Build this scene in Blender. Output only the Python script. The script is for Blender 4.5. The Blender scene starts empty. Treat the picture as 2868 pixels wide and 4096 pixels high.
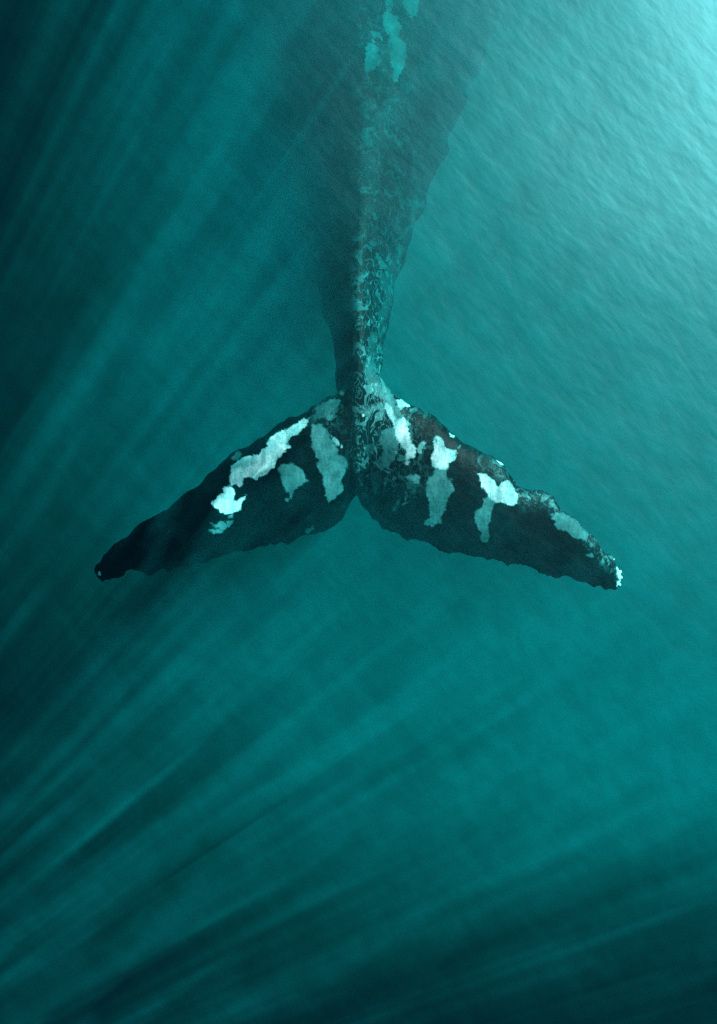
import bpy, math, random
import numpy as np
random.seed(4); rng = np.random.default_rng(4)
R = math.radians
scn = bpy.context.scene
COL = scn.collection

# ------------------------------------------------------------------ camera
CAM_H = 9.0
F = 4245.0                     # focal length in photograph pixels (2868 wide)
cam_d = bpy.data.cameras.new('camera')
cam_d.sensor_fit = 'VERTICAL'; cam_d.sensor_height = 36.0; cam_d.sensor_width = 36.0
cam_d.lens = 36.0 * F / 4096.0
cam_d.clip_start = 0.1; cam_d.clip_end = 1000
cam = bpy.data.objects.new('camera', cam_d); COL.objects.link(cam)
cam.location = (0, 0, CAM_H); cam.rotation_euler = (0, 0, 0)
scn.camera = cam

# ------------------------------------------------------------------ light
SUN_AZ, SUN_ZEN = 43.0, 48.6   # degrees from +X, degrees from straight up
to_sun = (math.sin(R(SUN_ZEN))*math.cos(R(SUN_AZ)), math.sin(R(SUN_ZEN))*math.sin(R(SUN_AZ)), math.cos(R(SUN_ZEN)))
sd = bpy.data.lights.new('sun', 'SUN'); sd.energy = 5.0; sd.angle = R(0.5); sd.color = (1.0, 0.97, 0.92)
sun = bpy.data.objects.new('sun', sd); COL.objects.link(sun)
import mathutils
sun.rotation_euler = mathutils.Vector(to_sun).to_track_quat('Z', 'Y').to_euler()
sun.location = (to_sun[0]*40, to_sun[1]*40, to_sun[2]*40)
world = bpy.data.worlds.new('World'); scn.world = world; world.use_nodes = True
wn = world.node_tree.nodes; wl = world.node_tree.links
bg = wn.get('Background') or wn.new('ShaderNodeBackground')
sky = wn.new('ShaderNodeTexSky'); sky.sky_type = 'NISHITA'; sky.sun_disc = False
sky.sun_elevation = R(90 - SUN_ZEN); sky.sun_rotation = R(90 - SUN_AZ)
sky.air_density = 0.35; sky.dust_density = 0.15; sky.ozone_density = 2.0   # a very clear, deep sky
wl.new(sky.outputs[0], bg.inputs[0]); bg.inputs[1].default_value = 0.05
scn.view_settings.view_transform = 'Standard'; scn.view_settings.look = 'None'
scn.view_settings.gamma = 1.0; scn.view_settings.use_curve_mapping = False
scn.view_settings.exposure = 1.95
scn.render.engine = 'CYCLES'
cy = scn.cycles
cy.volume_bounces = 0; cy.max_bounces = 4; cy.transparent_max_bounces = 8
cy.diffuse_bounces = 1; cy.glossy_bounces = 1
cy.use_denoising = False
cy.use_adaptive_sampling = False
cy.sample_clamp_direct = 0; cy.sample_clamp_indirect = 4

# ------------------------------------------------------------------ helpers
def img2w(px, py, z=0.0):
    """photograph pixel (2868x4096) -> world x, y at depth z"""
    s = (CAM_H - z) / F
    return (np.asarray(px, float) - 1434.0) * s, (2048.0 - np.asarray(py, float)) * s

class NT:
    def __init__(s, name):
        s.m = bpy.data.materials.new(name); s.m.use_nodes = True
        s.t = s.m.node_tree; s.t.nodes.clear()
        s.out = s.t.nodes.new('ShaderNodeOutputMaterial')
    def n(s, typ, ins=None, **kw):
        nd = s.t.nodes.new(typ)
        for k, v in kw.items(): setattr(nd, k, v)
        for k, v in (ins or {}).items():
            if isinstance(v, bpy.types.NodeSocket): s.t.links.new(v, nd.inputs[k])
            else: nd.inputs[k].default_value = v
        return nd
    def math(s, op, a, b=0.0, c=0.0, clamp=False):
        nd = s.n('ShaderNodeMath', {0: a, 1: b, 2: c}, operation=op); nd.use_clamp = clamp
        return nd.outputs[0]
    def maprange(s, v, a, b, c=0.0, d=1.0, interp='LINEAR'):
        return s.n('ShaderNodeMapRange', {0: v, 1: a, 2: b, 3: c, 4: d}, interpolation_type=interp).outputs[0]
    def noise(s, vec, scale, detail=2.0, rough=0.5, dist=0.0, dim='3D', w=0.0):
        nd = s.n('ShaderNodeTexNoise', {'Vector': vec, 'Scale': scale, 'Detail': detail, 'Roughness': rough, 'Distortion': dist}, noise_dimensions=dim)
        if dim == '4D': nd.inputs['W'].default_value = w
        return nd.outputs[0]
    def mapping(s, vec, loc=(0,0,0), rot=(0,0,0), sc=(1,1,1)):
        return s.n('ShaderNodeMapping', {'Vector': vec, 'Location': loc, 'Rotation': rot, 'Scale': sc}).outputs[0]
    def link(s, a, b): s.t.links.new(a, b)

# ------------------------------------------------------------------ water material
BEAM_SCALE, BEAM_AMP = 1.45, 0.10
FALLOFF_U = (4.8, 19.0, 0.18)    # offset, wavelength, slope
DIM_OFFSET = 0.096
FALLOFF_V = (-0.9, 16.0, 0.16)  # broad light fall-off put into the water's transmission
def water_material():
    t = NT('teal_sea_water')
    pos = t.n('ShaderNodeNewGeometry').outputs['Position']
    # coordinates turned so that local x points to the sun and wave crests run across it
    pr = t.mapping(pos, rot=(0, 0, R(-SUN_AZ)))
    # invented surface slopes that pass more or less sunlight (these give the sunbeams below)
    def slopes(vec, scale, detail, amp):
        c = t.n('ShaderNodeTexNoise', {'Vector': vec, 'Scale': scale, 'Detail': detail, 'Roughness': 0.5, 'Distortion': 0.3}).outputs['Color']
        c = t.n('ShaderNodeVectorMath', {0: c, 1: (0.5, 0.5, 0.5)}, operation='SUBTRACT').outputs[0]
        return t.n('ShaderNodeVectorMath', {0: c, 1: (amp, amp, 0)}, operation='MULTIPLY').outputs[0]
    def crests(vec, scale, lo, hi, dist):
        n = t.noise(vec, scale, 1.5, 0.5, dist)
        return t.maprange(t.math('ABSOLUTE', t.math('SUBTRACT', n, 0.5)), lo, hi, 1.0, 0.0, 'SMOOTHSTEP')
    cr = t.math('ADD', t.math('MULTIPLY', crests(t.mapping(pr, loc=(21.3, 4.7, 0), sc=(0.55, 1.25, 0)), BEAM_SCALE, 0.0, 0.085, 0.4), BEAM_AMP),
                t.math('MULTIPLY', crests(t.mapping(pr, loc=(7, 3, 0), sc=(0.7, 1.2, 0)), BEAM_SCALE*2.1, 0.0, 0.09, 0.3), BEAM_AMP*0.42))
    cr = t.math('SUBTRACT', cr, DIM_OFFSET)
    s1 = t.n('ShaderNodeCombineXYZ', {0: t.math('MULTIPLY', cr, math.cos(R(SUN_AZ))), 1: t.math('MULTIPLY', cr, math.sin(R(SUN_AZ)))}).outputs[0]
    s2 = slopes(t.mapping(pr, sc=(0.8, 1.2, 0)), 1.0, 1.0, 0.18)
    sl = t.n('ShaderNodeVectorMath', {0: s1, 1: s2}, operation='ADD').outputs[0]
    # bright upper right, dark lower left, put into the transmission by invented slopes
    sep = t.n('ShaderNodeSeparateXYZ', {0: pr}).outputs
    lu = t.math('MULTIPLY', t.math('COSINE', t.math('MULTIPLY', t.math('SUBTRACT', sep[0], FALLOFF_U[0]), 2*math.pi/FALLOFF_U[1])), FALLOFF_U[2])
    lv = t.math('MULTIPLY', t.math('COSINE', t.math('MULTIPLY', t.math('SUBTRACT', sep[1], FALLOFF_V[0]), 2*math.pi/FALLOFF_V[1])), FALLOFF_V[2])
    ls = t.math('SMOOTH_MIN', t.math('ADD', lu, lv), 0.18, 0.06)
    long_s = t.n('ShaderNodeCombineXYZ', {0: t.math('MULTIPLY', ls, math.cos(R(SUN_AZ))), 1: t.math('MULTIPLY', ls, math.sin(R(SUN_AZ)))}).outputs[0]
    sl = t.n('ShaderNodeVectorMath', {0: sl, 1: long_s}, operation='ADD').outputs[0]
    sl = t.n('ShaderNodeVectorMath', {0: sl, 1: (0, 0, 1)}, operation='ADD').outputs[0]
    light_n = t.n('ShaderNodeVectorMath', {0: sl}, operation='NORMALIZE').outputs[0]
    # wind ripples
    warp = t.n('ShaderNodeTexNoise', {'Vector': pr, 'Scale': 0.8, 'Detail': 2.0}).outputs['Color']
    prw = t.n('ShaderNodeMix', {'Factor': 0.05, 6: pr, 7: warp}, data_type='RGBA').outputs[2]
    rip = t.noise(t.mapping(prw, sc=(1.0, 0.48, 0)), 11.0, 2.5, 0.55, 0.15)
    rip2 = t.noise(t.mapping(prw, loc=(3, 9, 0), rot=(0, 0, R(-24)), sc=(1.0, 0.42, 0)), 5.0, 2.0, 0.5, 0.2)
    h_rip = t.math('ADD', t.math('MULTIPLY', rip, 0.0013), t.math('MULTIPLY', rip2, 0.0034))
    bump_r = t.n('ShaderNodeBump', {'Height': h_rip, 'Strength': 1.0, 'Distance': 1.0}).outputs[0]
    # the invented slopes pass or dim the sun, shaping the light below
    lw = t.n('ShaderNodeLayerWeight', {'Blend': 0.5, 'Normal': light_n}).outputs['Facing']
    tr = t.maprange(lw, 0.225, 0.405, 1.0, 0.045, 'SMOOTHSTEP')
    ripple_shade = t.maprange(t.math('ADD', t.math('MULTIPLY', rip, .45), t.math('MULTIPLY', rip2, .55)), 0.36, 0.64, 0.84, 1.0, 'SMOOTHSTEP')  # light and dark ripple streaks tinted into the transmission
    micro = t.maprange(t.noise(pr, 70, 2.0, 0.7), 0.3, 0.7, 0.91, 1.0)
    tr = t.math('MULTIPLY', t.math('MULTIPLY', tr, ripple_shade), micro)
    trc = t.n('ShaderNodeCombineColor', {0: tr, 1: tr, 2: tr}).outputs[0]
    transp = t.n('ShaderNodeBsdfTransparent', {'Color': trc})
    gloss = t.n('ShaderNodeBsdfAnisotropic', {'Color': (0.27, 0.90, 1.0, 1), 'Roughness': 0.412, 'Normal': bump_r})
    gloss.distribution = 'BECKMANN'
    fw = t.n('ShaderNodeLayerWeight', {'Blend': 0.5, 'Normal': bump_r}).outputs['Facing']
    fres = t.math('ADD', 0.021, t.math('MULTIPLY', t.math('POWER', fw, 5.0), 0.979))
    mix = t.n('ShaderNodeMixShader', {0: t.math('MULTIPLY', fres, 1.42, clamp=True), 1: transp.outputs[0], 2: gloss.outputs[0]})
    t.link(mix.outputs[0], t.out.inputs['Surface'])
    sca = t.n('ShaderNodeVolumeScatter', {'Color': (0.010, 0.77, 0.90, 1), 'Density': 0.27, 'Anisotropy': 0.2})
    ab = t.n('ShaderNodeVolumeAbsorption', {'Color': (0.0, 0.966, 0.970, 1), 'Density': 2.6})
    add = t.n('ShaderNodeAddShader', {0: sca.outputs[0], 1: ab.outputs[0]})
    t.link(add.outputs[0], t.out.inputs['Volume'])
    return t.m

def build_water():
    """closed body of sea water: a finely rippled top, sides and bottom far away"""
    def axis(half, far, n):
        inner = np.linspace(-half, half, n)
        outer = half + (far - half) * (np.linspace(0, 1, 26)[1:] ** 2.2)
        return np.concatenate([-outer[::-1], inner, outer])
    xs = axis(7, 160, 170); ys = axis(8, 160, 190)
    X, Y = np.meshgrid(xs, ys)
    Z = np.zeros_like(X)
    for i in range(14):       # a gentle low swell
        a = R(SUN_AZ) + rng.normal(0, .6); k = 2*math.pi / rng.uniform(.9, 5.0)
        Z += 0.0007 * (2*math.pi/k)**.6 * np.sin(k*(X*math.cos(a) + Y*math.sin(a)) + rng.uniform(0, 6.28))
    fade = np.clip(1 - np.maximum(np.abs(X)-20, np.abs(Y)-20)/30, 0, 1); Z *= fade
    ny, nx = X.shape
    v = np.stack([X, Y, Z], -1).reshape(-1, 3)
    verts = v.tolist()
    idx = np.arange(ny*nx).reshape(ny, nx)
    faces = np.stack([idx[:-1, :-1], idx[:-1, 1:], idx[1:, 1:], idx[1:, :-1]], -1).reshape(-1, 4).tolist()
    loop = list(idx[0, :-1]) + list(idx[:-1, -1]) + list(idx[-1, ::-1][:-1]) + list(idx[::-1, 0][:-1])
    base = len(verts)
    for i in loop: verts.append([verts[i][0], verts[i][1], -30.0])
    L = len(loop)
    for k in range(L):
        a, b = loop[k], loop[(k+1) % L]
        faces.append([int(b), int(a), base+k, base+(k+1) % L])
    faces.append([base + k for k in range(L)][::-1])
    me = bpy.data.meshes.new('water'); me.from_pydata(verts, [], faces); me.update()
    n = len(me.polygons); flat = np.zeros(n, bool); flat[:(ny-1)*(nx-1)] = True
    me.polygons.foreach_set('use_smooth', flat)
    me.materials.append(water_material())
    o = bpy.data.objects.new('water', me); COL.objects.link(o)
    o['kind'] = 'structure'; o['label'] = 'teal green sea water with fine ripples and slanting sunbeams'
    return o
build_water()

# the sea floor, far too deep to be seen
def build_floor():
    n = 60; xs = np.linspace(-170, 170, n); X, Y = np.meshgrid(xs, xs)
    Z = -31.5 + 0.8*np.sin(X*.09)*np.cos(Y*.07)
    idx = np.arange(n*n).reshape(n, n)
    f = np.stack([idx[:-1, :-1], idx[:-1, 1:], idx[1:, 1:], idx[1:, :-1]], -1).reshape(-1, 4).tolist()
    me = bpy.data.meshes.new('sea_floor'); me.from_pydata(np.stack([X, Y, Z], -1).reshape(-1, 3).tolist(), [], f)
    t = NT('grey_sand'); pos = t.n('ShaderNodeNewGeometry').outputs['Position']
    c = t.n('ShaderNodeMix', {'Factor': t.noise(pos, .4, 5), 6: (.10, .10, .08, 1), 7: (.2, .19, .15, 1)}, data_type='RGBA').outputs[2]
    b = t.n('ShaderNodeBsdfDiffuse', {'Color': c}); t.link(b.outputs[0], t.out.inputs[0])
    me.materials.append(t.m)
    o = bpy.data.objects.new('sea_floor', me); COL.objects.link(o); o['kind'] = 'structure'
build_floor()

# ------------------------------------------------------------------ the whale: geometry
def c1(pts): return [(300 + x*.7463, 1500 + y*.7463) for x, y in pts]
def c2(pts): return [(1350 + x*.7774, 1450 + y*.7774) for x, y in pts]
def c3(pts): return [(1100 + x*.5597, y*.5597) for x, y in pts]
def c4(pts): return [(1100 + x*.5597, 800 + y*.5597) for x, y in pts]

LEAD_L = c1([(100,1062),(104,1035),(112,1018),(136,1002),(150,968),(178,940),(200,918),(222,896),(242,880),(268,872),(290,858),(305,838),(322,818),(348,796),(372,780),(405,764),(440,740),(468,728),(490,718),(522,694),(560,660),(590,636),(622,608),(655,592),(682,575),(702,545),(722,520),(752,502),(780,478),(806,448),(832,420),(852,404),(876,398),(900,398),(930,388),(955,362),(982,340),(1012,326),(1040,306),(1060,282),(1082,260),(1112,246),(1140,230),(1180,224),(1215,206),(1250,196),(1275,165),(1330,130),(1400,100),(1430,60)])
LEAD_R = c2([(150,0),(215,60),(240,98),(268,130),(292,168),(330,186),(372,218),(405,230),(440,240),(470,258),(500,280),(535,312),(570,342),(592,360),(612,376),(632,400),(650,412),(676,424),(702,440),(728,456),(750,468),(790,476),(812,494),(838,508),(862,536),(880,570),(905,600),(930,634),(962,650),(1000,652),(1030,652),(1062,664),(1090,676),(1112,690),(1130,722),(1152,756),(1186,776),(1222,798),(1250,822),(1270,848),(1290,868),(1316,892),(1340,924),(1352,948),(1380,974),(1400,986),(1416,1000),(1430,1036),(1446,1062),(1458,1085),(1460,1110)])
TRAIL_L = c1([(100,1066),(120,1090),(140,1106),(180,1106),(222,1098),(260,1086),(270,1062),(300,1056),(340,1060),(370,1070),(400,1076),(430,1070),(442,1056),(490,1052),(540,1046),(566,1034),(592,1030),(640,1031),(668,1022),(690,1010),(716,994),(742,986),(770,980),(800,965),(840,960),(880,955),(915,952),(950,940),(975,926),(1000,926),(1030,922),(1060,914),(1100,912),(1140,912),(1165,898),(1200,880),(1240,868),(1290,862),(1320,848),(1350,832),(1376,818),(1400,802),(1425,782),(1442,760),(1456,730),(1472,700),(1490,672),(1515,648)])
TRAIL_R = c2([(100,690),(118,736),(138,758),(160,772),(172,806),(190,818),(212,832),(238,864),(260,874),(282,880),(320,890),(345,912),(364,926),(372,912),(395,914),(420,925),(450,936),(480,945),(500,960),(520,972),(548,982),(572,988),(590,978),(625,988),(660,1000),(680,998),(702,1000),(730,1012),(760,1020),(800,1022),(845,1036),(880,1050),(895,1036),(925,1040),(960,1048),(1000,1062),(1030,1075),(1045,1092),(1062,1100),(1110,1112),(1140,1112),(1170,1108),(1210,1116),(1235,1128),(1262,1140),(1295,1156),(1326,1166),(1340,1156),(1362,1166),(1380,1184),(1410,1184),(1440,1180),(1455,1160),(1458,1135),(1460,1112)])
lead = np.array(LEAD_L + LEAD_R); trail = np.array(TRAIL_L + TRAIL_R)
lead = lead[np.argsort(lead[:, 0], kind='stable')]; trail = trail[np.argsort(trail[:, 0], kind='stable')]
XMIN, XMAX = 374.0, 2486.0
# small wobble of the rims: nicks, scars and the lens effect of the ripples above
def wobble(x, seed):
    g = np.random.default_rng(seed); r = 0
    for wl, am in ((110, 4.0), (60, 2.6), (31, 1.5), (16, 0.7)):
        r += am*math.sin(x/wl*6.283 + g.uniform(0, 6.28) + 2.5*math.sin(x/(wl*3.7)*6.283 + g.uniform(0, 6.28)))
    return r

def fluke_mesh():
    st = np.concatenate([[XMIN, XMIN+2, XMIN+5], np.linspace(XMIN+9, XMAX-9, 360), [XMAX-5, XMAX-2, XMAX]])
    M = 22
    rings = []
    for x in st:
        yl = np.interp(x, lead[:, 0], lead[:, 1]); yt = np.interp(x, trail[:, 0], trail[:, 1])
        yl += wobble(x, 1)*.7; yt += wobble(x, 2)*.9
        if x <= XMIN+.1 or x >= XMAX-.1: m = .5*(yl+yt); yl, yt = m-2, m+2
        yt = max(yt, yl + 3)
        s = (x - 1434.0) / 1050.0                      # -1 .. 1 across the span
        a = min(abs(s), 0.999)
        zc = -0.20 - 0.08*a**1.5 + (0.08*s if s > 0 else 0.13*s) - 0.05*math.exp(-(s/.12)**2)
        th = 0.13*(1-a)**.9 + 0.028                     # half thickness
        th = min(th, 0.45*(yt-yl)*9/F + .004)
        ring = []
        for k in range(2*M):
            if k <= M: u = .5*(1-math.cos(math.pi*k/M)); sg = 1
            else: u = .5*(1-math.cos(math.pi*(2*M-k)/M)); sg = -1
            prof = 2.6*math.sqrt(u)*(1-u)**.85 * (1-.25*u) + .10*math.sqrt(max(0, u*(1-u)))
            z = zc + sg*th*prof + 0.03*math.sin(math.pi*u)*(1-a) - 0.08*u*(1-.6*a)
            py = yl + (yt-yl)*u
            X, Y = img2w(x, py, zc)
            ring.append((float(X), float(Y), z))
        rings.append(ring)
    verts = [p for r in rings for p in r]; n = 2*M; faces = []
    for i in range(len(rings)-1):
        for k in range(n):
            faces.append((i*n+k, i*n+(k+1) % n, (i+1)*n+(k+1) % n, (i+1)*n+k))
    faces.append(tuple(range(n))[::-1]); faces.append(tuple((len(rings)-1)*n+k for k in range(n)))
    return verts, faces

# body stations: photo y (1608-wide view), ridge x, half width, ridge depth, half height (m), keel exponent
BODY = [(1112, 801, 5, -.19, .03, 1.6), (1080, 800, 12, -.17, .06, 1.6), (1040, 800, 22, -.13, .11, 1.6), (1000, 798, 30, -.11, .15, 1.6), (960, 798, 36, -.11, .18, 1.4), (900, 797, 44, -.12, .22, 1.3),
        (850, 803, 46, -.13, .25, 1.45), (780, 802, 56, -.15, .30, 1.5), (700, 801, 74, -.19, .37, 1.5), (600, 802, 98, -.24, .47, 1.55), (500, 804, 126, -.30, .58, 1.6),
        (400, 808, 160, -.38, .70, 1.6), (300, 813, 196, -.47, .82, 1.65), (200, 817, 232, -.58, .94, 1.7), (100, 822, 265, -.70, 1.05, 1.8), (0, 830, 295, -.84, 1.14, 1.9)]
def body_mesh():
    st = []
    for y, x, hw, zt, hh, e in BODY:
        px, py = x*1.7836, y*1.7836
        X, Y = img2w(px, py, zt - hh*.5)
        st.append((float(X) + .012*math.sin(y/37.0) + .01*math.sin(y/61.0+1), float(Y), hw*1.7836*(CAM_H - zt + hh*.5)/F, zt, hh, e))
    X0, Y0, a0, z0, h0, e0 = st[-1]
    for dy, a, dz, h in [(.8,1.3,-.25,1.22),(1.8,1.42,-.6,1.3),(3,1.5,-1.0,1.35),(4.2,1.48,-1.4,1.3),(5.2,1.35,-1.75,1.15),(6.2,1.1,-2.1,.9),(7,.8,-2.4,.65),(7.6,.45,-2.65,.4),(7.9,.12,-2.85,.12)]:
        st.append((X0+dy*.12, Y0+dy, a, z0+dz, h, 2.0))
    # resample smoothly
    st = np.array(st); s = np.concatenate([[0], np.cumsum(np.hypot(np.diff(st[:, 1]), np.diff(st[:, 3])))])
    S = np.linspace(0, s[-1], 150); P = np.stack([np.interp(S, s, st[:, i]) for i in range(6)], 1)
    for _ in range(4): P[1:-1] = .25*P[:-2] + .5*P[1:-1] + .25*P[2:]
    n = 64; verts = []; faces = []
    for X, Y, a, zt, h, e in P:
        for k in range(n):
            t = 2*math.pi*k/n; c, s_ = math.cos(t), math.sin(t)
            ee = e if s_ > 0 else 2.0
            x = a*math.copysign(abs(c)**(2/ee), c); z = h*math.copysign(abs(s_)**(2/ee), s_)
            dp = .007 + .022*min(1, max(0, (h-.2)/.7))         # lumps and folds of the flank
            q = Y*6.283; w = math.sin(q/.55 + 2*math.sin(t)) + .7*math.sin(q/.31 + 3*t) + .22*math.sin(q/.17 - 2*t + 1.7*math.sin(q/.6))
            verts.append((X + x + dp*w*c, Y, zt - h + z + .35*dp*w*(.3 - .3*s_)))
    for i in range(len(P)-1):
        for k in range(n):
            faces.append((i*n+k, (i+1)*n+k, (i+1)*n+(k+1) % n, i*n+(k+1) % n))
    faces.append(tuple(range(n))); faces.append(tuple((len(P)-1)*n+k for k in range(n))[::-1])
    return verts, faces, P

def flipper_mesh(side, P):
    """long knobbly flipper springing from behind the head"""
    root = P[118]; verts = []; faces = []; n = 20
    L = 4.0
    for i in range(30):
        u = i/29
        cx = root[0] + side*(root[2]*.8 + u*L*.8); cyy = root[1] - u*L*.45; cz = root[3] - 1.5 - u*.9
        ch = .55*(1-u**2.2)**.5*(1+.05*math.sin(u*26)) + .02; th = .11*(1-u)+.02
        for k in range(n):
            t = 2*math.pi*k/n; verts.append((cx + .2*math.sin(t)*0, cyy + ch*math.cos(t), cz + th*math.sin(t)))
    for i in range(29):
        for k in range(n): faces.append((i*n+k, i*n+(k+1) % n, (i+1)*n+(k+1) % n, (i+1)*n+k))
    faces.append(tuple(range(n))); faces.append(tuple(29*n+k for k in range(n)))
    return verts, faces

def joined(parts):
    V, Fc = [], []
    for v, f in parts:
        b = len(V); V += v; Fc += [tuple(i+b for i in q) for q in f]
    return V, Fc
bv, bf, P = body_mesh()
V, Fc = joined([fluke_mesh(), (bv, bf), flipper_mesh(1, P), flipper_mesh(-1, P)])
src = bpy.data.meshes.new('whale_source'); src.from_pydata(V, [], Fc); src.update()
import bmesh
bm = bmesh.new(); bm.from_mesh(src); bmesh.ops.recalc_face_normals(bm, faces=bm.faces); bm.to_mesh(src); bm.free()
tmp = bpy.data.objects.new('whale_source', src); COL.objects.link(tmp)
rm = tmp.modifiers.new('r', 'REMESH'); rm.mode = 'VOXEL'; rm.voxel_size = 0.0125; rm.adaptivity = 0
sm = tmp.modifiers.new('s', 'SMOOTH'); sm.factor = .5; sm.iterations = 3
dg = bpy.context.evaluated_depsgraph_get()
skin = bpy.data.meshes.new_from_object(tmp.evaluated_get(dg))
bpy.data.objects.remove(tmp); bpy.data.meshes.remove(src)
skin.name = 'whale_body'
skin.polygons.foreach_set('use_smooth', np.ones(len(skin.polygons), bool))

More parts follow.
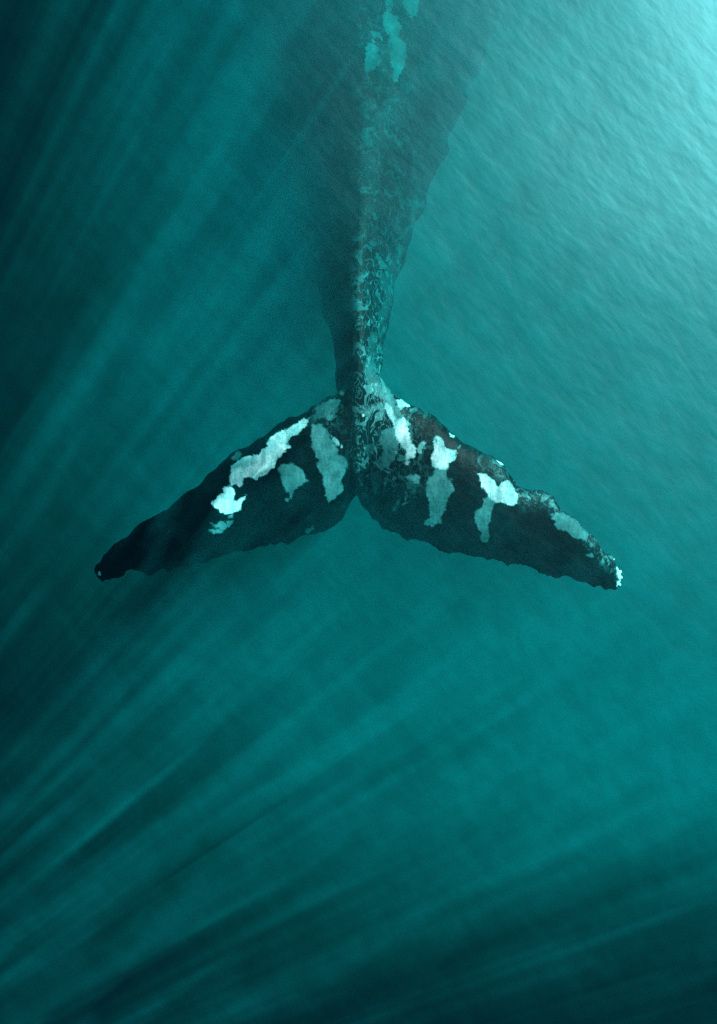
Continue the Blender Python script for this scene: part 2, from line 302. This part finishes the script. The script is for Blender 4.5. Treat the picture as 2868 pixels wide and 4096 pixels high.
# ------------------------------------------------------------------ the whale: pigment patches, plus a painted lit ridge and glint (outline, tone)
PATCH = [
 (c1([(1255,232),(1250,258),(1215,290),(1195,325),(1165,320),(1148,345),(1130,370),(1152,385),(1110,420),(1075,480),(1045,520),(1000,545),(975,565),(950,555),(905,550),(903,580),(885,600),(855,590),(840,600),(825,570),(830,530),(840,495),(880,455),(905,435),(975,430),(1000,400),(1030,380),(1030,350),(1075,305),(1130,292),(1180,262),(1225,240)]), .80),
 (c1([(835,440),(870,408),(897,425),(885,450),(845,460)]), .30),
 (c1([(735,690),(760,655),(795,635),(800,600),(835,590),(850,620),(860,670),(868,692),(885,658),(925,640),(915,665),(890,690),(885,720),(855,728),(840,740),(780,740),(760,710)]), 1.0),
 (c1([(820,750),(848,748),(845,762),(825,765)]), .5), (c1([(822,780),(843,785),(835,805),(822,800)]), .4),
 (c1([(715,785),(755,795),(795,788),(820,812),(790,830),(790,852),(740,848),(718,828),(760,832),(775,820),(735,812)]), .45),
 (c1([(1105,480),(1165,472),(1210,495),(1235,540),(1255,570),(1180,610),(1165,665),(1130,675),(1145,650),(1125,600),(1105,575),(1100,545),(1087,515)]), .38),
 (c1([(1270,265),(1310,265),(1350,300),(1365,340),(1400,380),(1410,425),(1455,445),(1468,480),(1440,530),(1425,560),(1435,590),(1420,640),(1395,665),(1360,685),(1340,650),(1340,610),(1325,550),(1300,500),(1285,460),(1310,465),(1290,420),(1265,385),(1275,350),(1258,330)]), .36),
 (c1([(1365,320),(1415,352),(1428,388),(1400,372),(1385,348)]), .5),
 (c1([(1330,480),(1345,440),(1400,405),(1405,420),(1355,450),(1338,485)]), .6),
 (c1([(1230,835),(1275,808),(1285,825),(1250,850)]), .22),
 (c1([(1290,170),(1350,135),(1415,130),(1420,160),(1380,190),(1370,240),(1330,230),(1285,240)]), .30),
 (c1([(1405,85),(1440,90),(1440,108),(1410,102)]), .3),
 (c1([(500,835),(560,780),(640,690),(740,600),(760,620),(700,690),(660,720),(590,770),(520,840)]), .05),
 (c1([(498,835),(545,796),(548,802),(505,842)]), .2),
 (c2([(165,90),(205,75),(215,150),(195,165),(170,130)]), .7),
 (c2([(140,0),(195,0),(200,60),(240,90),(270,140),(290,185),(300,230),(280,240),(250,190),(200,170),(160,140),(140,60)]), .26),
 (c2([(295,190),(330,188),(368,218),(345,222),(325,240),(310,220)]), .55),
 (c2([(240,200),(290,230),(300,265),(325,265),(345,290),(370,370),(385,410),(403,440),(400,490),(370,500),(365,530),(345,520),(345,480),(350,450),(320,420),(300,370),(290,330),(270,280),(250,260)]), .62),
 (c2([(220,350),(290,330),(300,400),(320,425),(290,500),(265,540),(200,540),(190,510),(225,480),(238,450),(215,420)]), .30),
 (c2([(190,560),(225,560),(225,640),(195,670),(170,640),(150,590)]), .16),
 (c2([(135,430),(175,420),(215,440),(180,470),(160,490)]), .2),
 (c2([(355,300),(372,308),(382,322),(368,320)]), .5),
 (c2([(495,375),(512,380),(510,405),(525,390),(550,405),(548,435),(580,445),(612,455),(605,500),(575,520),(575,545),(540,560),(500,545),(480,530),(485,470),(500,450),(488,415)]), .60),
 (c2([(500,540),(570,545),(560,560),(565,590),(590,610),(595,660),(570,710),(550,770),(530,800),(540,825),(510,830),(490,845),(455,835),(455,815),(480,800),(470,760),(470,720),(455,690),(455,640),(470,600),(490,580)]), .33),
 (c2([(345,585),(400,572),(430,585),(415,618),(380,610)]), .4), (c2([(420,420),(440,402),(455,415),(452,440),(440,430),(430,470),(415,465)]), .5),
 (c2([(720,565),(745,575),(770,575),(800,600),(825,635),(845,615),(880,610),(910,640),(915,668),(932,675),(930,705),(910,738),(880,730),(840,715),(810,725),(775,700),(775,685),(755,650),(725,610)]), .64),
 (c2([(775,690),(820,715),(800,735),(790,770),(790,800),(770,850),(780,890),(770,925),(745,925),(722,900),(735,880),(720,850),(705,800),(705,765),(750,735),(750,700)]), .30),
 (c2([(750,480),(790,476),(810,510),(850,540),(880,585),(890,600),(860,600),(800,560),(770,520)]), .12),
 (c2([(820,500),(835,508),(858,532),(850,535),(825,515)]), 1.0),
 (c2([(905,622),(960,652),(1020,690),(1015,697),(955,662)]), .3),
 (c2([(1090,770),(1130,775),(1160,770),(1200,797),(1240,825),(1260,860),(1290,880),(1280,920),(1250,905),(1210,900),(1185,870),(1140,860),(1110,835),(1125,820),(1100,800)]), .32),
 (c2([(1195,882),(1205,805),(1225,835),(1255,865),(1215,900)]), .9),
 (c2([(1280,985),(1310,980),(1320,1000),(1285,1000)]), .3),
 (c2([(350,685),(362,720),(340,740),(330,735),(345,715)]), .25), (c2([(290,760),(310,710),(328,690),(322,710),(300,755)]), .18),
 (c2([(230,680),(240,600),(262,570),(265,590),(245,640),(240,685)]), .2), (c2([(915,810),(935,830),(935,890),(905,880)]), .05),
 (c2([(600,450),(632,428),(626,440),(605,460)]), .5), (c2([(578,366),(606,380),(603,400),(590,385)]), .7),
 (c2([(1438,1050),(1462,1080),(1466,1112),(1448,1112),(1442,1088)]), 1.0), (c2([(1436,1125),(1460,1122),(1455,1150),(1440,1152)]), .9), (c1([(98,1052),(118,1060),(112,1088),(96,1080)]), .6),
 (c2([(1395,990),(1415,1000),(1412,1030),(1405,1010)]), .35),
 (c2([(160,720),(180,740),(185,770),(170,760)]), .15), (c2([(285,830),(320,845),(300,850)]), .25),
 (c3([(820,-60),(840,30),(830,80),(880,110),(900,180),(880,230),(920,310),(945,360),(930,430),(935,470),(905,510),(880,580),(850,590),(835,540),(840,480),(820,400),(830,340),(805,250),(780,180),(780,110)]), .26),
 (c3([(650,330),(690,300),(700,260),(665,220),(690,210),(740,240),(775,290),(750,270),(710,250),(720,310),(745,350),(755,430),(730,460),(700,500),(665,510),(685,580),(660,560),(640,470)]), .25),
 (c3([(900,-60),(1030,-60),(1035,90),(990,130),(940,80)]), .26),
 (c3([(765,1320),(800,1330),(850,1440),(850,1560),(820,1480),(770,1430)]), .08),
 (c3([(1000,1320),(1050,1400),(1070,1500),(1060,1608),(960,1608),(970,1520),(1010,1440)]), .1),  # upper end of the sunlit ridge, painted pale
 (c4([(960,0),(1070,0),(1090,90),(1060,150),(990,190),(940,240),(905,300),(930,350),(870,470),(890,500),(870,560),(875,620),(830,680),(830,760),(800,850),(800,930),(750,1000),(735,900),(740,800),(800,700),(760,600),(790,500),(840,440),(880,350),(900,260),(960,180),(960,100)]), .17),  # sunlit ridge along the right flank, painted as pale skin
 (c4([(690,940),(730,940),(730,1100),(700,1110),(720,1200),(740,1270),(755,1360),(720,1390),(680,1340),(680,1260),(650,1240),(650,1130),(670,1080),(660,1000)]), .22),
 (c4([(760,1330),(800,1330),(850,1400),(880,1490),(920,1550),(900,1608),(850,1600),(830,1500),(790,1440),(760,1400)]), .34),
 (c4([(855,1425),(905,1425),(960,1475),(920,1470),(895,1500)]), .6),
 (c4([(600,1500),(660,1490),(690,1550),(670,1560),(630,1540)]), .3), (c4([(625,1520),(645,1520),(645,1545),(625,1545)]), .9),  # the small bright one is a painted specular glint
]
nv = len(skin.vertices)
co = np.empty(nv*3, np.float32); skin.vertices.foreach_get('co', co); co = co.reshape(-1, 3)
px = 1434.0 + co[:, 0]*F/(CAM_H - co[:, 2]); py = 2048.0 - co[:, 1]*F/(CAM_H - co[:, 2])
best = np.full(nv, -60.0); tone = np.zeros(nv)
for poly, tn in PATCH:
    Q = np.array(poly); pad = 60
    near = np.where((px > Q[:, 0].min()-pad) & (px < Q[:, 0].max()+pad) & (py > Q[:, 1].min()-pad) & (py < Q[:, 1].max()+pad))[0]
    if not len(near): continue
    x, y = px[near], py[near]; d = np.full(len(near), 1e9); ins = np.zeros(len(near), bool)
    for i in range(len(Q)):
        a, b = Q[i], Q[(i+1) % len(Q)]; e = b-a
        t = np.clip(((x-a[0])*e[0] + (y-a[1])*e[1])/max(e@e, 1e-9), 0, 1)
        d = np.minimum(d, np.hypot(x-a[0]-t*e[0], y-a[1]-t*e[1]))
        if e[1] != 0:
            ins ^= ((a[1] > y) != (b[1] > y)) & (x < e[0]*(y-a[1])/e[1] + a[0])
    sdv = np.where(ins, d, -d)
    up = sdv > best[near]
    best[near[up]] = sdv[up]; tone[near[up]] = tn
at = skin.attributes.new('patch_distance', 'FLOAT', 'POINT'); at.data.foreach_set('value', best.astype(np.float32))
at = skin.attributes.new('patch_tone', 'FLOAT', 'POINT'); at.data.foreach_set('value', tone.astype(np.float32))
# scars and mottling of tail stock and fluke roots, plus painted glints, lit flank
mot = np.exp(-((px-1500)/170.0)**2) * (py < 1990) * (.15 + .85*np.clip((px-1400)/50, 0, 1))  # weaker left of the ridge, so the shaded flank is painted darker
mot = np.maximum(mot, .8*np.exp(-((px-1300)/55.0)**2 - ((py-1640)/75.0)**2))
rim = np.interp(px, lead[:, 0], lead[:, 1]); rim = np.exp(-((py-rim-32)/34.0)**2) * np.clip((px-1850)/150, 0, 1)  # wet glints painted along the right leading edge
mot = np.maximum(mot, rim*.9)
mot = np.clip(mot * (.22 + .78*np.clip((py-900)/550, 0, 1)) * np.where(px > 1850, 1, np.clip((2050-py)/250, 0, 1)), 0, 1)
at = skin.attributes.new('mottle_glint', 'FLOAT', 'POINT'); at.data.foreach_set('value', mot.astype(np.float32))

def skin_material():
    t = NT('whale_skin')
    pos = t.n('ShaderNodeNewGeometry').outputs['Position']
    pd = t.n('ShaderNodeAttribute', attribute_name='patch_distance').outputs['Fac']
    pt = t.n('ShaderNodeAttribute', attribute_name='patch_tone').outputs['Fac']
    mo = t.n('ShaderNodeAttribute', attribute_name='mottle_glint').outputs['Fac']
    w = t.math('MULTIPLY', t.math('SUBTRACT', t.noise(pos, 11, 4.5, .62, 1.0), .5), t.math('ADD', 40, t.math('MULTIPLY', t.math('MAXIMUM', t.math('SUBTRACT', t.math('MULTIPLY', t.n('ShaderNodeSeparateXYZ', {0: pos}).outputs[2], -1), .3), 0), 40)))
    edge = t.maprange(t.math('ADD', pd, w), -3.5, 4.5, 0, 1, 'SMOOTHSTEP')
    streak = t.noise(t.mapping(pos, rot=(0, 0, R(-20)), sc=(2.2, .7, 1)), 10, 4, .65, .8)
    cloud = t.noise(pos, 3.2, 2, .5, .4)
    grain = t.math('MULTIPLY', t.maprange(streak, .3, .7, .62, 1.18), t.maprange(cloud, .35, .65, .62, 1.3))
    veins = t.noise(t.mapping(pos, rot=(0, 0, R(35)), sc=(1, 1.6, 1)), 14, 3, .6, 1.2)
    grain = t.math('MULTIPLY', grain, t.maprange(t.math('ABSOLUTE', t.math('SUBTRACT', veins, .5)), 0, .03, .66, 1.0, 'SMOOTHSTEP'))
    body_n = t.maprange(t.noise(pos, 5, 5, .6, .6), .45, .70, .002, .009)
    # thin scratchy marks and rings on the tail stock, painted glints at the rim
    mn = t.noise(t.mapping(pos, sc=(1.8, .75, 1)), 8, 2.5, .55, 1.4)
    line = t.maprange(t.math('ABSOLUTE', t.math('SUBTRACT', mn, .5)), .0, .030, 1, 0, 'SMOOTHSTEP')
    blot = t.maprange(t.noise(pos, 7.5, 3, .55, 1.2), .56, .60, 0, 1, 'SMOOTHSTEP')
    marks = t.math('MULTIPLY', t.math('ADD', t.math('MULTIPLY', line, .13), t.math('MULTIPLY', blot, .12)), mo)
    base = t.math('ADD', t.math('ADD', body_n, marks), t.math('MULTIPLY', mo, .008))
    pale = t.math('MULTIPLY', t.math('MULTIPLY', t.math('POWER', pt, 1.7), .95), grain)
    val = t.n('ShaderNodeMix', {0: edge, 2: base, 3: t.math('MAXIMUM', pale, base)}, data_type='FLOAT').outputs[0]
    col = t.n('ShaderNodeCombineColor', {0: t.math('MULTIPLY', val, t.maprange(val, .03, .70, .10, .88)), 1: t.math('MULTIPLY', val, .97), 2: val}).outputs[0]
    bmp = t.n('ShaderNodeBump', {'Height': t.noise(pos, 30, 4, .6), 'Strength': .5, 'Distance': .012}).outputs[0]
    b = t.n('ShaderNodeBsdfPrincipled', {'Base Color': col, 'Roughness': .4, 'Normal': bmp, 'Specular IOR Level': .03})
    t.link(b.outputs[0], t.out.inputs[0])
    return t.m
skin.materials.append(skin_material())
whale = bpy.data.objects.new('whale', None); COL.objects.link(whale)
whale.location = (0, 0, 0)
whale['label'] = 'dark whale diving away with white blotched tail flukes spread under the water'
whale['category'] = 'whale'
body = bpy.data.objects.new('body', skin); COL.objects.link(body); body.parent = whale

# barnacles on the fluke tips
def barnacle_material():
    t = NT('barnacle_shell'); pos = t.n('ShaderNodeNewGeometry').outputs['Position']
    c = t.n('ShaderNodeMix', {'Factor': t.noise(pos, 60, 3), 6: (.55, .58, .55, 1), 7: (.85, .86, .82, 1)}, data_type='RGBA').outputs[2]
    b = t.n('ShaderNodeBsdfPrincipled', {'Base Color': c, 'Roughness': .6}); t.link(b.outputs[0], t.out.inputs[0]); return t.m
BM = barnacle_material()
def barnacle_mesh(r, seed):
    g = random.Random(seed); n = 10; vs = []; fs = []
    prof = [(1.0, 0), (.82, .45), (.52, .8), (.36, .72), (.22, .35)]
    for i, (q, h) in enumerate(prof):
        for k in range(n):
            a = 2*math.pi*k/n; rr = r*q*(1 + (.13 if k % 2 else -.08) + g.uniform(-.06, .06))
            vs.append((rr*math.cos(a), rr*math.sin(a), r*h*.9))
    for i in range(len(prof)-1):
        for k in range(n): fs.append((i*n+k, i*n+(k+1) % n, (i+1)*n+(k+1) % n, (i+1)*n+k))
    fs.append(tuple((len(prof)-1)*n+k for k in range(n))); fs.append(tuple(range(n))[::-1])
    me = bpy.data.meshes.new('barnacle'); me.from_pydata(vs, [], fs); me.update(); me.materials.append(BM); return me
spots = [(c1([(100,1108)])[0], .020, 1), (c1([(112,1096)])[0], .014, 2), (c1([(92,1122)])[0], .015, 3),
         (c2([(1450,1070)])[0], .018, 4), (c2([(1460,1100)])[0], .011, 5), (c2([(1444,1140)])[0], .014, 7), (c2([(1405,1010)])[0], .010, 8)]
tree = mathutils.kdtree.KDTree(nv)
for i in range(nv):
    if px[i] < 520 or px[i] > 2400: tree.insert(co[i], i)
tree.balance()
for (sx, sy), r, sd_ in spots:
    X, Y = img2w(sx, sy, -.3)
    p, i, d = tree.find((float(X), float(Y), -.2))
    o = bpy.data.objects.new('barnacle', barnacle_mesh(r*.85, sd_)); COL.objects.link(o); o.parent = whale
    dirv = mathutils.Vector((float(X)-p.x, float(Y)-p.y, .02))
    off = min(dirv.length, .005)
    o.location = p + dirv.normalized()*off
    nrm = mathutils.Vector((.5 if sx > 1434 else -.5, 0, 1)).normalized()
    o.rotation_euler = nrm.to_track_quat('Z', 'Y').to_euler()
bpy.context.view_layer.update()
